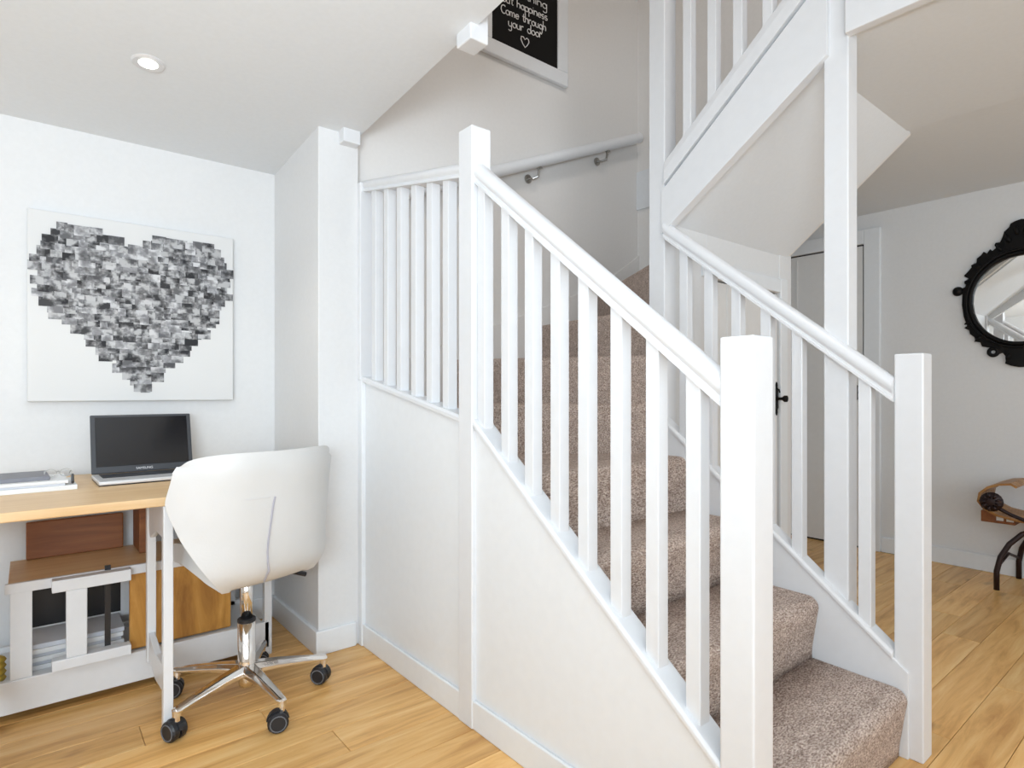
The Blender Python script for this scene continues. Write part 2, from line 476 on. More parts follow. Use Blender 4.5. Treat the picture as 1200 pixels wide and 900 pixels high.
# winders round the inner post
P = Vector((2.045, 1.545))
X0, X1, YB = 1.16, 3.03, 2.45
def hit(a):
    dx, dy = -math.cos(a), math.sin(a)
    t = 1e9
    if dx < -1e-6: t = min(t, (X0-P.x)/dx)
    if dx > 1e-6: t = min(t, (X1-P.x)/dx)
    if dy > 1e-6: t = min(t, (YB-P.y)/dy)
    return Vector((P.x+dx*t, P.y+dy*t))
def wedge(a0, a1):
    """outline from ray a0 round to ray a1 (degrees from -X, clockwise)"""
    a0, a1 = math.radians(a0), math.radians(a1)
    pts = [hit(a0)]
    for c in (Vector((X0, YB)), Vector((X1, YB))):
        ca = math.atan2(c.y-P.y, -(c.x-P.x))
        if a0 < ca < a1: pts.append(c)
    pts.append(hit(a1))
    return pts
def winder(front, rest, z0, z1):
    """front = two points of the riser line, rest = remaining outline; the nosing is rounded"""
    bm = B()
    prism(bm, [tuple(p) for p in front+rest], 2, z0-0.01, z1)
    bm.edges.ensure_lookup_table()
    f0, f1 = front
    ed = [e for e in bm.edges if all(abs(v.co.z-z1) < 1e-6 for v in e.verts)
          and all(min((v.co.xy-f0).length, (v.co.xy-f1).length) < 1e-5 for v in e.verts)]
    bmesh.ops.bevel(bm, geom=ed, offset=0.032, segments=5, profile=0.5, affect='EDGES')
    return bm
ANG = [0, 35, 62, 97, 122, 150, 180]
# fourth step runs straight, then joins the first wedge
front = [Vector((2.002, 1.376)), Vector((1.165, 1.376))]
obj('tread', winder(front, [Vector((X0, 1.545))]+wedge(42, 46)[:1]+[P], 3*RISE, 4*RISE), M['carpet'], st)
for i in range(1, 6):
    a0, a1 = ANG[i], ANG[i+1]+ (6 if i < 5 else 0)
    w_ = wedge(a0, a1)
    rad = math.radians(a0)
    n2 = Vector((math.sin(rad), math.cos(rad)))  # backwards against the climb
    f = [P.copy(), w_[0]]
    z = (3+i)*RISE
    obj('tread', winder([f[0], f[1]], w_[1:], z, z+RISE), M['carpet'], st)
for i, yr in enumerate((1.49, 1.24, 0.99)):
    z = (9+i)*RISE
    o = obj('tread', straight_step(z, z+RISE, yr, yr-GO-0.02, 2.046, 3.016, -1, True), M['carpet'], st)
    for p in o.data.polygons: p.use_smooth = abs(p.normal.x) < 0.7
obj('landing_carpet', box(B(), 2.04, 3.016, -0.9, 0.74, 2.48, 2.486), M['carpet'], st)

# strings (side boards) with their caps
def line(y, a, b): return a[1]+(b[1]-a[1])*(y-a[0])/(b[0]-a[0])
LC = ((1.559, 0.996), (0.678, 0.312))     # left cap line (top)
def lc(y): return line(y, *LC)
bm = prism(B(), [(1.60, lc(1.60)-0.02), (0.64, lc(0.64)-0.02), (0.64, 0.0), (1.60, 0.0)], 0, 1.116, 1.165)
obj('left_panel', bm, M['trim'], st)
UC = ((2.387, 1.146), (1.637, 1.002))
bm = prism(B(), [(2.44, line(2.44, *UC)-0.016), (1.59, line(1.59, *UC)-0.016), (1.59, 0), (2.44, 0)], 0, 1.116, 1.165)
obj('left_panel', bm, M['trim'], st)
obj('panel_stile', box(B(), 1.098, 1.118, 2.36, 2.40, 0, 1.13), M['trim'], st, bevel=0.003)
RC = ((1.49, 0.978), (0.655, 0.302))
def rc(y): return line(y, *RC)
bm = prism(B(), [(1.50, rc(1.5)-0.02), (0.62, rc(0.62)-0.02), (0.62, 0.0), (1.50, 0.0)], 0, 2.002, 2.045)
obj('right_string', bm, M['gloss'], st, bevel=0.002)
# upper flight string, between the two tall posts
US = lambda y: 1.908+0.83*(1.487-y)
bm = prism(B(), [(1.50, 1.722), (0.85, 2.172), (0.85, US(0.85)), (1.50, US(1.5))], 0, 2.004, 2.045)
obj('upper_string', bm, M['gloss'], st, bevel=0.002)
obj('back_string', box(B(), 2.045, 2.06, 1.5, 1.56, 1.0, 2.3), M['gloss'], st)

# ------------------------------------------------------------------ newel posts
def newel(name, x0, x1, y0, y1, z0, z1, label, top='eased', group=None):
    bm = B()
    if top == 'pyramid':
        c = 0.014
        box(bm, x0, x1, y0, y1, z0, z1-c)
        bm.faces.ensure_lookup_table()
        tf = max(bm.faces, key=lambda f: f.calc_center_median().z)
        r = bmesh.ops.inset_individual(bm, faces=[tf], thickness=0.014)
        bmesh.ops.translate(bm, verts=tf.verts, vec=(0, 0, c))
    else:
        box(bm, x0, x1, y0, y1, z0, z1)
    o = obj(name, bm, M['gloss'], bevel=0.0045, seg=3)
    o.data.transform(Matrix.Translation((-(x0+x1)/2, -(y0+y1)/2, -z0)))
    o.location = ((x0+x1)/2, (y0+y1)/2, z0)
    tag(o, label, 'post', group)
    return o
newel('newel_post', 1.10, 1.177, 1.555, 1.632, 0, 1.936, 'tall white newel at the corner of the left balustrade', 'pyramid')
newel('newel_post', 1.10, 1.177, 0.603, 0.678, 0, 1.192, 'nearest white newel at the foot of the left handrail')
newel('newel_post', 2.01, 2.085, 0.584, 0.660, 0, 1.193, 'white newel at the foot of the right handrail, beside the bottom step')
newel('stair_post', 2.01, 2.088, 1.487, 1.566, 0, 3.45, 'tall white post at the turn where both flights meet', 'pyramid')
newel('stair_post', 2.022, 2.092, 0.792, 0.868, 0, 3.45, 'tall white post rising through the right handrail to the landing', 'pyramid')
newel('newel_drop', 1.072, 1.142, 1.522, 1.602, 2.186, 3.4, 'white square newel end poking below the ceiling edge', 'eased')
newel('wall_block', 1.012, 1.088, 2.345, 2.40, 2.118, 2.20, 'small white block under the ceiling at the wall end')
newel('half_newel', 1.097, 1.165, 2.372, 2.40, 1.13, 1.975, 'slim white half post against the wall end at the left balustrade')

# ------------------------------------------------------------------ balustrades
def rail_profile(w, h):
    """flat-bottomed rounded handrail, x across and z above the underside"""
    pts = [(-w*0.47, 0), (-w*0.47, h*0.12), (-w*0.40, h*0.17)]
    for k in range(0, 17):
        a = PI*1.22 - k*(PI*1.44)/16
        pts.append((math.cos(a)*w*0.5, h*0.56+math.sin(a)*h*0.44))
    pts += [(w*0.40, h*0.17), (w*0.47, h*0.12), (w*0.47, 0)]
    return pts
def sweep(bm, prof, a, b):
    """profile (across, up) swept from a to b with plumb ends"""
    a, b = Vector(a), Vector(b)
    d = (b-a); s = Vector((d.y, -d.x, 0)).normalized()
    A = [bm.verts.new(a+s*p[0]+Vector((0, 0, p[1]))) for p in prof]
    C = [bm.verts.new(b+s*p[0]+Vector((0, 0, p[1]))) for p in prof]
    bm.faces.new(A); bm.faces.new(C[::-1])
    n = len(prof)
    for i in range(n): bm.faces.new((A[i], C[i], C[(i+1) % n], A[(i+1) % n]))
    return bm
def smooth_long(o):
    for p in o.data.polygons: p.use_smooth = len(p.vertices) == 4
    m = o.modifiers.new('split', 'EDGE_SPLIT'); m.split_angle = math.radians(32)
def baluster(parent, x, y, zb, zt, sb, st_, s=0.0185):
    """square spindle with raked ends: sb, st_ are the slopes of the rails below and above"""
    bm = B()
    vs = []
    for slope, z in ((sb, zb), (st_, zt)):
        for dx, dy in ((-s, -s), (s, -s), (s, s), (-s, s)):
            vs.append(bm.verts.new((x+dx, y+dy, z+slope*dy)))
    for f in ((3, 2, 1, 0), (4, 5, 6, 7), (0, 1, 5, 4), (1, 2, 6, 5), (2, 3, 7, 6), (3, 0, 4, 7)):
        bm.faces.new([vs[i] for i in f])
    return obj('baluster', bm, M['gloss'], parent, bevel=0.0022)

def balustrade(label, x, ya, yb, rail, cap, ys, capw=0.075, caph=0.022, rw=0.064, rh=0.068, group=None):
    """rail and cap: two (y, z-underside) points each"""
    t = thing('balustrade', label, 'balustrade', (x, yb, 0), 0)
    R = lambda y: line(y, *rail)
    K = lambda y: line(y, *cap)
    sr = (rail[1][1]-rail[0][1])/(rail[1][0]-rail[0][0]); sk = (cap[1][1]-cap[0][1])/(cap[1][0]-cap[0][0])
    o = obj('handrail', sweep(B(), rail_profile(rw, rh), (x, ya, R(ya)), (x, yb, R(yb))), M['gloss'], t)
    smooth_long(o)
    prof = [(-capw/2, 0), (-capw/2, caph*0.6), (-capw/2+0.006, caph), (capw/2-0.006, caph), (capw/2, caph*0.6), (capw/2, 0)]
    obj('base_rail', sweep(B(), prof, (x, ya, K(ya)), (x, yb, K(yb))), M['gloss'], t, bevel=0.002)
    for y in ys: baluster(t, x, y, K(y)+caph*0.5, R(y)+0.012, sk, sr)
    return t
balustrade('white spindled balustrade of the lower flight, left side, nearest the camera', 1.139, 1.556, 0.677,
           ((1.559, 1.752), (0.677, 1.046)), ((1.559, 0.974), (0.677, 0.292)),
           [1.534, 1.412, 1.301, 1.191, 1.085, 0.973, 0.864, 0.755])
balustrade('white spindled balustrade over the winders at left, between tall newel and wall end', 1.139, 2.395, 1.632,
           ((2.387, 1.938), (1.642, 1.790)), ((2.387, 1.126), (1.637, 0.982)),
           [2.294, 2.185, 2.077, 1.963, 1.851, 1.742], rw=0.064, rh=0.054)
balustrade('white spindled balustrade on the right of the lower flight, before the hall', 2.026, 1.487, 0.660,
           ((1.465, 1.686), (0.659, 1.050)), ((1.49, 0.955), (0.655, 0.280)),
           [1.396, 1.285, 1.172, 1.059, 0.949, 0.740], rw=0.062, rh=0.072, capw=0.062)
UB = lambda y: 2.014+0.839*(1.487-y)
balustrade('white spindled balustrade of the upper flight, high on the right', 2.026, 1.487, 0.80,
           ((1.487, UB(1.487)+0.78), (0.80, UB(0.80)+0.78)), ((1.487, UB(1.487)-0.092), (0.80, UB(0.80)-0.092)),
           [1.380, 1.271, 1.165, 1.052, 0.945], capw=0.051, caph=0.092)
lb = thing('balustrade', 'white landing balustrade above the apron, out of reach overhead', 'balustrade', (2.026, 0.79, 2.62))
o = obj('handrail', sweep(B(), rail_profile(0.062, 0.07), (2.026, 0.80, 3.36), (2.026, -0.9, 3.36)), M['gloss'], lb); smooth_long(o)
for k in range(12): baluster(lb, 2.026, 0.68-0.125*k, 2.61, 3.37, 0, 0)

# handrail on the stairwell back wall
wr = thing('wall_handrail', 'white handrail on two steel brackets up the stairwell back wall', 'handrail', (2.4, 2.39, 2.36))
bm = B()
rl = lambda x: 2.194+(2.667-2.194)*(x-1.834)/(2.964-1.834)
tube(bm, [(1.30, 2.39, rl(1.30)), (2.975, 2.39, rl(2.975))], 0.031, 14)
bmesh.ops.scale(bm, vec=(1, 1, 1), verts=bm.verts)
o = obj('rail', bm, M['trim'], wr); smooth_long(o)
for x, zc in ((2.128, 2.245), (2.671, 2.471)):
    bm = B()
    lathe(bm, [(0.001, 0.0), (0.024, 0.0), (0.024, 0.005), (0.013, 0.011), (0.001, 0.012)], (x-0.03, 2.437, zc-0.015), 14, 1)
    tube(bm, [(x-0.03, 2.44, zc-0.015), (x-0.02, 2.41, zc-0.018), (x-0.002, 2.392, zc-0.008), (x+0.004, 2.39, zc+0.02), (x, 2.39, rl(x)-0.022)], 0.0065, 8)
    box(bm, x-0.02, x+0.02, 2.379, 2.401, rl(x)-0.036, rl(x)-0.028)
    obj('rail_bracket', bm, M['steel'], wr, smooth=False)

# ------------------------------------------------------------------ chalkboard
cb = thing('chalkboard', 'black chalkboard in a white wooden frame on the stairwell wall, chalk lettering', 'chalkboard', (2.09, 2.45, 2.81))
fx0, fx1, fz0, fz1, fw = 1.765, 2.385, 2.811, 3.62, 0.078
obj('board', box(B(), fx0+0.02, fx1-0.02, 2.432, 2.444, fz0+0.02, fz1-0.02), M['board'], cb)
for a in ((fx0, fx1, fz0, fz0+fw), (fx0, fx1, fz1-fw, fz1)):
    bm = B(); box(bm, a[0], a[1], 2.422, 2.448, a[2], a[3]); obj('frame_rail', bm, M['trim'], cb, bevel=0.005)
for a in ((fx0, fx0+fw), (fx1-fw, fx1)):
    bm = B(); box(bm, a[0], a[1], 2.4222, 2.448, fz0+fw, fz1-fw); obj('frame_stile', bm, M['trim'], cb, bevel=0.005)
# chalk handwriting as strokes: every letter a list of polylines on a grid, x-height 1
def arc(cx, cy, rx, ry, a0, a1, n=9):
    return [(cx+rx*math.cos(math.radians(a0+(a1-a0)*k/n)), cy+ry*math.sin(math.radians(a0+(a1-a0)*k/n))) for k in range(n+1)]
bowl = arc(.4, .5, .4, .5, 50, 410, 14)
GL = {
 'M': ([[(0, 0), (.1, 1.8), (.55, .6), (1.0, 1.8), (1.1, 0)]], 1.3),
 'C': ([arc(.65, .9, .62, .9, 50, 310, 14)], 1.2),
 'a': ([bowl, [(.8, 1), (.8, .1), (.95, 0)]], 1.05),
 'b': ([[(0, 2), (0, 0)], arc(.4, .5, .4, .5, 140, -140, 12)], 0.95),
 'c': ([arc(.45, .5, .42, .5, 45, 315, 12)], 0.9),
 'd': ([bowl, [(.8, 2), (.8, 0)]], 1.0),
 'e': ([[(.05, .5), (.8, .55)]+arc(.42, .5, .4, .5, 10, 320, 12)], 0.95),
 'g': ([bowl, [(.8, 1), (.8, -.6)]+arc(.45, -.6, .36, .35, 0, -160, 6)], 1.05),
 'h': ([[(0, 2), (0, 0)], [(0, .6)]+arc(.35, .6, .35, .4, 180, 0, 7)+[(.7, 0)]], 0.95),
 'i': ([[(.1, 1), (.1, 0)], [(.1, 1.4), (.12, 1.45)]], 0.4),
 'm': ([[(0, 1), (0, 0)], [(0, .6)]+arc(.28, .65, .28, .35, 180, 0, 6)+[(.56, 0)], [(.56, .6)]+arc(.84, .65, .28, .35, 180, 0, 6)+[(1.12, 0)]], 1.4),
 'n': ([[(0, 1), (0, 0)], [(0, .6)]+arc(.35, .6, .35, .4, 180, 0, 7)+[(.7, 0)]], 0.95),
 'o': ([arc(.42, .5, .42, .5, 90, 450, 14)], 1.0),
 'p': ([[(0, 1), (0, -.9)], arc(.4, .5, .4, .5, 140, -140, 12)], 0.95),
 'r': ([[(0, 1), (0, 0)], [(0, .6)]+arc(.32, .6, .32, .4, 180, 50, 5)], 0.75),
 's': ([arc(.35, .75, .3, .25, 40, 250, 8)+arc(.35, .25, .32, .25, 80, -150, 8)], 0.85),
 't': ([[(.3, 1.7), (.3, .2), (.45, 0), (.6, .08)], [(0, 1.1), (.62, 1.1)]], 0.75),
 'u': ([[(0, 1), (0, .4)]+arc(.35, .4, .35, .4, 180, 360, 7)+[(.7, 1)], [(.7, 1), (.7, .05), (.82, 0)]], 1.0),
 'y': ([[(0, 1), (0, .4)]+arc(.35, .4, .35, .4, 180, 360, 7), [(.7, 1), (.7, -.6)]+arc(.35, -.6, .35, .35, 0, -160, 6)], 0.95),
 ' ': ([], 0.8),
}
def chalk_line(text, x0, x1, z, rise, xh):
    wd = sum(GL[c][1] for c in text)
    s = (x1-x0)/wd
    cx = 0
    for word in text.split(' '):
        bm = B()
        for c in word:
            for pl in GL[c][0]:
                tube(bm, [(x0+(cx+p[0])*s, 2.4315, z+p[1]*xh+rise*(cx+p[0])/wd) for p in pl], 0.0026, 5)
            cx += GL[c][1]
        cx += GL[' '][1]
        obj('chalk_word', bm, M['chalk'], cb)
chalk_line('your door', 1.955, 2.195, 2.999, 0.022, 0.024)
chalk_line('Come through', 1.905, 2.225, 3.050, 0.022, 0.024)
chalk_line('but happiness', 1.915, 2.235, 3.113, 0.020, 0.024)
chalk_line('nothing', 2.00, 2.235, 3.178, 0.018, 0.025)
chalk_line('May', 1.98, 2.12, 3.25, 0.01, 0.028)
bm = B()
ht = [(0, .006), (-.012, .017), (-.026, .014), (-.028, -.002), (-.015, -.022), (0.001, -.036), (.016, -.020), (.028, 0), (.025, .015), (.012, .018)]
tube(bm, [(2.068+a, 2.4315, 2.962+b) for a, b in ht], 0.0026, 5, closed=True)
obj('chalk_heart', bm, M['chalk'], cb)

# ------------------------------------------------------------------ heart canvas over the desk
cv = thing('canvas_print', 'white canvas with a heart made of black and white photos, above the laptop', 'picture', (0.365, 2.957, 1.04))
obj('canvas', box(B(), -0.002, 0.732, 2.925, 2.956, 1.042, 1.783), M['canvas'], cv, bevel=0.004)
HEART = [(0.007, 1.469), (0.009, 1.6), (0.019, 1.641), (0.053, 1.659), (0.058, 1.693), (0.087, 1.721), (0.157, 1.744), (0.222, 1.748), (0.259, 1.72), (0.324, 1.698), (0.354, 1.675), (0.391, 1.713), (0.441, 1.732), (0.5, 1.748), (0.597, 1.749), (0.649, 1.73), (0.692, 1.694), (0.722, 1.656), (0.722, 1.507), (0.692, 1.434), (0.642, 1.353), (0.614, 1.313), (0.563, 1.265), (0.506, 1.207), (0.464, 1.15), (0.432, 1.128), (0.41, 1.085), (0.342, 1.085), (0.324, 1.127), (0.288, 1.161), (0.247, 1.209), (0.19, 1.255), (0.165, 1.282), (0.124, 1.33), (0.084, 1.361), (0.061, 1.402), (0.032, 1.432)]
def inside(x, z):
    c = False; n = len(HEART)
    for i in range(n):
        (xa, za), (xb, zb) = HEART[i], HEART[i-1]
        if (za > z) != (zb > z) and x < (xb-xa)*(z-za)/(zb-za)+xa: c = not c
    return c
bm = B(); uvl = bm.loops.layers.uv.new('UVMap'); tl = bm.loops.layers.color.new('tone')
rp = random.Random(3)
def tile(x, z, wd, hh, k):
    yy = 2.9246-0.000012*k
    v = [bm.verts.new(p) for p in ((x-wd/2, yy, z-hh/2), (x+wd/2, yy, z-hh/2), (x+wd/2, yy, z+hh/2), (x-wd/2, yy, z+hh/2))]
    f = bm.faces.new(v); ou, ov = rp.uniform(0, 90), rp.uniform(0, 90)
    g = rp.choice((0.05, 0.12, 0.22, 0.3, 0.42, 0.55, 0.7)); sc = 0.95
    for lp, (a, b) in zip(f.loops, ((0, 0), (1, 0), (1, 1), (0, 1))):
        lp[uvl].uv = (ou+a*sc, ov+b*sc*hh/wd); lp[tl] = (g, g, g*1.02, 1)
k = 0; z = 1.095
while z < 1.765:
    x = 0.012+rp.uniform(0, 0.02)
    while x < 0.735:
        wd = rp.uniform(0.034, 0.056); hh = rp.uniform(0.028, 0.042)
        if inside(x, z) and inside(x-wd*0.2, z) and inside(x+wd*0.2, z):
            tile(min(max(x, 0.025), 0.705), z+rp.uniform(-.005, .005), wd, hh, k); k += 1
        x += wd*0.82
    z += 0.0262
tile(0.376, 1.096, 0.066, 0.032, k)
obj('photo_mosaic', bm, M['photos'], cv)

# ------------------------------------------------------------------ gateleg table (desk)
dk = thing('gateleg_table', 'white framed gateleg table with a pale oak top against the heart wall', 'table', (0.13, 2.5, 0))
obj('table_top', box(B(), -0.55, 0.775, 2.128, 2.93, 0.722, 0.750), M['oaktop'], dk, bevel=0.004)
obj('lower_rail', box(B(), -0.55, 0.772, 2.53, 2.555, 0.03, 0.137), M['gloss'], dk, bevel=0.003)
obj('lower_rail', box(B(), -0.55, 0.772, 2.88, 2.905, 0.03, 0.137), M['gloss'], dk, bevel=0.003)
obj('bottom_shelf', box(B(), -0.55, 0.76, 2.555, 2.88, 0.10, 0.118), M['gloss'], dk)
obj('middle_shelf', box(B(), -0.05, 0.74, 2.545, 2.88, 0.425, 0.452), M['oaktop'], dk, bevel=0.002)
obj('shelf_edge', box(B(), -0.058, 0.74, 2.532, 2.547, 0.420, 0.453), M['gloss'], dk, bevel=0.002)
for x, y0 in ((0.752, 2.53), (0.752, 2.88), (0.70, 2.88), (-0.55, 2.53), (-0.55, 2.88)):
    obj('leg', box(B(), x, x+0.03, y0, y0+0.03, 0.0 if y0 > 2.8 or x < 0 or x > 0.74 else 0.13, 0.722), M['gloss'], dk, bevel=0.003)
obj('shelf_post', box(B(), -0.045, 0.012, 2.534, 2.556, 0.137, 0.425), M['gloss'], dk, bevel=0.002)
def gate(x, label=None):
    g = obj('gate_leg', box(B(), x-0.014, x+0.014, 2.118, 2.150, 0.0, 0.722), M['gloss'], dk, bevel=0.003)
    obj('gate_hinge_post', box(B(), x-0.014, x+0.014, 2.44, 2.475, 0.12, 0.722), M['gloss'], dk, bevel=0.003)
    bm = prism(B(), [(2.15, 0.712), (2.44, 0.712), (2.44, 0.60), (2.41, 0.57), (2.36, 0.59), (2.28, 0.615), (2.15, 0.615)], 0, x-0.010, x+0.010)
    obj('gate_rail', bm, M['gloss'], dk, bevel=0.003)
    bm = prism(B(), [(2.15, 0.13), (2.15, 0.215), (2.30, 0.20), (2.44, 0.23), (2.44, 0.14), (2.30, 0.115)], 0, x-0.010, x+0.010)
    obj('gate_rail', bm, M['gloss'], dk, bevel=0.003)
gate(0.341); gate(-0.083)
# folded inner gate: a small white frame parked on the lower rail
bm = B()
box(bm, 0.062, 0.285, 2.485, 2.528, 0.412, 0.452); obj('folded_gate_rail', bm, M['gloss'], dk, bevel=0.003)
bm = B()
box(bm, 0.062, 0.285, 2.485, 2.528, 0.150, 0.186); obj('folded_gate_rail', bm, M['gloss'], dk, bevel=0.003)
obj('folded_gate_post', box(B(), 0.100, 0.158, 2.488, 2.526, 0.186, 0.412), M['gloss'], dk, bevel=0.003)
obj('strap', box(B(), 0.210, 0.228, 2.5285, 2.5315, 0.142, 0.468), M['black'], dk)
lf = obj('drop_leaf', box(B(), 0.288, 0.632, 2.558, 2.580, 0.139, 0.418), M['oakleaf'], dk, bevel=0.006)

# things kept under the table
t = obj('wooden_tray', box(B(), -0.005, 0.30, 2.855, 2.875, 0.453, 0.592), M['brown'], bevel=0.004)
tag(t, 'dark red brown wooden panel standing on the middle shelf under the table', 'panel')
t = obj('wooden_tray', box(B(), 0.335, 0.37, 2.70, 2.875, 0.453, 0.66), M['brown'], bevel=0.004)
tag(t, 'narrow dark brown box on the middle shelf, by the gate leg', 'box')
fr = thing('picture_frame', 'black picture in a white frame leaning under the middle shelf', 'picture frame', (0.15, 2.80, 0.20))
obj('picture', box(B(), 0.0, 0.285, 2.802, 2.812, 0.215, 0.39), M['black'], fr)
bm = B()
box(bm, -0.03, 0.0, 2.798, 2.815, 0.195, 0.41); box(bm, 0.285, 0.315, 2.798, 2.815, 0.195, 0.41); box(bm, 0.0, 0.285, 2.798, 2.815, 0.195, 0.215); box(bm, 0.0, 0.285, 2.798, 2.815, 0.39, 0.41)
obj('frame', bm, M['gloss'], fr, bevel=0.002)
mag = None
for k in range(6):
    bm = box(B(), -0.14, 0.14, -0.09, 0.09, 0, 0.0155)
    o = obj('magazine', bm, [M['paper'], M['paper2']][k % 2], bevel=0.002)
    o.location = (0.13+0.004*((k*7) % 3), 2.72-0.006*k+0.012*(k % 2), 0.118+k*0.0158)
    tag(o, ('white magazine, ' if k % 2 == 0 else 'bluish white magazine, ')+('lowest', 'second from bottom', 'third from bottom', 'third from top', 'second from top', 'topmost')[k]+' in the pile on the bottom table shelf', 'magazine', 'magazines on the bottom shelf')
bm = B()
for k in range(4):
    tube(bm, [(-0.11+0.045*math.cos(a), 2.60+0.022*math.sin(a), 0.132+k*0.02) for a in [2*PI*i/10 for i in range(10)]], 0.011, 6, closed=True)
tag(obj('cord_coil', bm, M['yellow'], smooth=True), 'coil of yellow cord at the left end of the bottom shelf', 'cord')

# things on the table
def slab(name, mat, x0, x1, y0, y1, z0, z1, rot, label, cat, bevel=0.002):
    bm = box(B(), -(x1-x0)/2, (x1-x0)/2, -(y1-y0)/2, (y1-y0)/2, 0, z1-z0)
    o = obj(name, bm, mat, bevel=bevel)
    o.location = ((x0+x1)/2, (y0+y1)/2, z0); o.rotation_euler = (0, 0, math.radians(rot))
    return tag(o, label, cat) if label else o
slab('paper_pad', M['paper'], -0.20, 0.128, 2.49, 2.72, 0.750, 0.766, 1.5, 'thick white paper pad at the bottom of the desk pile', 'paper')
slab('magazine', M['paper2'], -0.21, 0.10, 2.50, 2.72, 0.766, 0.773, -1, 'thin bluish white magazine second from the bottom of the desk pile', 'magazine')
slab('paper_pad', M['paper'], -0.19, 0.105, 2.495, 2.715, 0.773, 0.783, 1, 'white notepad under the grey magazine on the desk', 'paper')
slab('magazine', M['greycover'], -0.10, 0.055, 2.53, 2.72, 0.783, 0.797, 2, 'grey covered magazine on top of the desk pile', 'magazine')
gl = thing('spectacles', 'thin framed spectacles lying on the white papers beside the grey magazine', 'glasses', (0.085, 2.62, 0.783))
for dx in (-0.022, 0.020):
    bm = B()
    tube(bm, [(0.083+dx+0.017*math.cos(a), 2.585, 0.800+0.013*math.sin(a)) for a in [2*PI*i/14 for i in range(14)]], 0.0012, 5, closed=True)
    obj('lens_rim', bm, M['steel'], gl)
for dx in (-0.039, 0.037):
    bm = B(); tube(bm, [(0.083+dx, 2.585, 0.803), (0.083+dx, 2.64, 0.801), (0.083+dx*0.9, 2.68, 0.785)], 0.0013, 5)
    obj('temple', bm, M['steel'], gl)
bm = B(); tube(bm, [(0.078, 2.585, 0.803), (0.082, 2.582, 0.806), (0.086, 2.585, 0.803)], 0.0012, 5); obj('bridge', bm, M['steel'], gl)
cl = tag(obj('pen', tube(B(), [(0.118, 2.50, 0.774), (0.122, 2.60, 0.789)], 0.0045, 8), M['black']), 'short black pen at the right end of the white papers', 'pen')

lp = thing('laptop', 'open laptop with a dark screen and silver base on the oak table top', 'laptop', (0.36, 2.62, 0.75), math.radians(1.5))
bm = B(); box(bm, -0.172, 0.172, -0.115, 0.115, 0.004, 0.017); obj('base', bm, M['silver'], lp, bevel=0.004, local=True)
bm = B(); box(bm, -0.170, 0.170, -0.110, 0.112, 0.0, 0.005); obj('underside', bm, M['black'], lp, local=True)
bm = B(); box(bm, -0.150, 0.150, -0.02, 0.095, 0.0165, 0.019); obj('keyboard', bm, M['lapgrey'], lp, bevel=0.001, local=True)
def tilt(bm, a=math.radians(14)):
    bmesh.ops.rotate(bm, verts=bm.verts, cent=(0, 0.112, 0.02), matrix=Matrix.Rotation(-a, 3, 'X')); return bm
obj('lid', tilt(box(B(), -0.172, 0.172, 0.108, 0.118, 0.018, 0.246)), M['lapgrey'], lp, bevel=0.004, local=True)
obj('screen', tilt(box(B(), -0.157, 0.157, 0.1065, 0.110, 0.044, 0.236)), M['screen'], lp, local=True)
c = bpy.data.curves.new('logo', 'FONT'); c.body = 'SAMSUNG'; c.size = 0.0125; c.align_x = 'CENTER'; c.extrude = 0.0003
c.materials.append(M['silver'])
tmp = bpy.data.objects.new('logo_curve', c); COL.objects.link(tmp)
bpy.context.view_layer.update()
lme = bpy.data.meshes.new_from_object(tmp.evaluated_get(bpy.context.evaluated_depsgraph_get()))
bpy.data.objects.remove(tmp)
lg = bpy.data.objects.new('logo', lme); COL.objects.link(lg); lg.parent = lp
mt = Matrix.Translation((0, 0.112, 0.02)) @ Matrix.Rotation(-math.radians(14), 4, 'X') @ Matrix.Translation((0, -0.112, -0.02)) @ Matrix.Translation((0, 0.1068, 0.027)) @ Matrix.Rotation(PI/2, 4, 'X')
lg.matrix_local = mt

# ------------------------------------------------------------------ office chair
ch = thing('office_chair', 'white leather swivel chair on a chrome five star base, pushed up to the table', 'chair', (0.594, 2.20, 0), math.radians(17))
def lerp_table(tb, v):
    for (a, b) in zip(tb, tb[1:]):
        if v <= b[0]:
            f = (v-a[0])/(b[0]-a[0]); f = f*f*(3-2*f)*0.35+f*0.65
            return [p+(q-p)*f for p, q in zip(a[1:], b[1:])]
    return list(tb[-1][1:])
#            v     y      z      halfw  wing(curl forward)  lift
SHELL = [(0.00, 0.185, 0.490, 0.145, 0.00, 0.00),
         (0.06, 0.175, 0.520, 0.165, 0.00, 0.01),
         (0.25, 0.060, 0.515, 0.185, 0.00, 0.03),
         (0.42, -0.090, 0.490, 0.190, 0.00, 0.02),
         (0.50, -0.180, 0.486, 0.165, 0.02, 0.00),
         (0.55, -0.222, 0.520, 0.196, 0.05, 0.0),
         (0.66, -0.234, 0.635, 0.240, 0.11, 0.0),
         (0.78, -0.246, 0.750, 0.274, 0.15, 0.0),
         (0.91, -0.256, 0.845, 0.262, 0.13, 0.0),
         (1.00, -0.250, 0.892, 0.236, 0.105, 0.0)]
def off_x(v): return -0.038*min(1, max(0, (v-0.40)/0.2))
NU, NV = 16, 30
bm = B(); grid = []
for j in range(NV+1):
    v = j/NV; yy, zz, hw, wing, lift = lerp_table(SHELL, v)
    r_ = []
    for i in range(NU+1):
        u = -1+2*i/NU
        e = abs(u)**3
        zc = zz+lift*abs(u)**2.5
        if v > 0.93: zc -= 0.02*abs(u)**6
        r_.append(bm.verts.new((u*hw+off_x(v), yy+wing*abs(u)**2.4, zc)))
    grid.append(r_)
for j in range(NV):
    for i in range(NU):
        bm.faces.new((grid[j][i], grid[j][i+1], grid[j+1][i+1], grid[j+1][i]))
sh = obj('seat_shell', bm, M['leather'], ch, smooth=True, local=True)
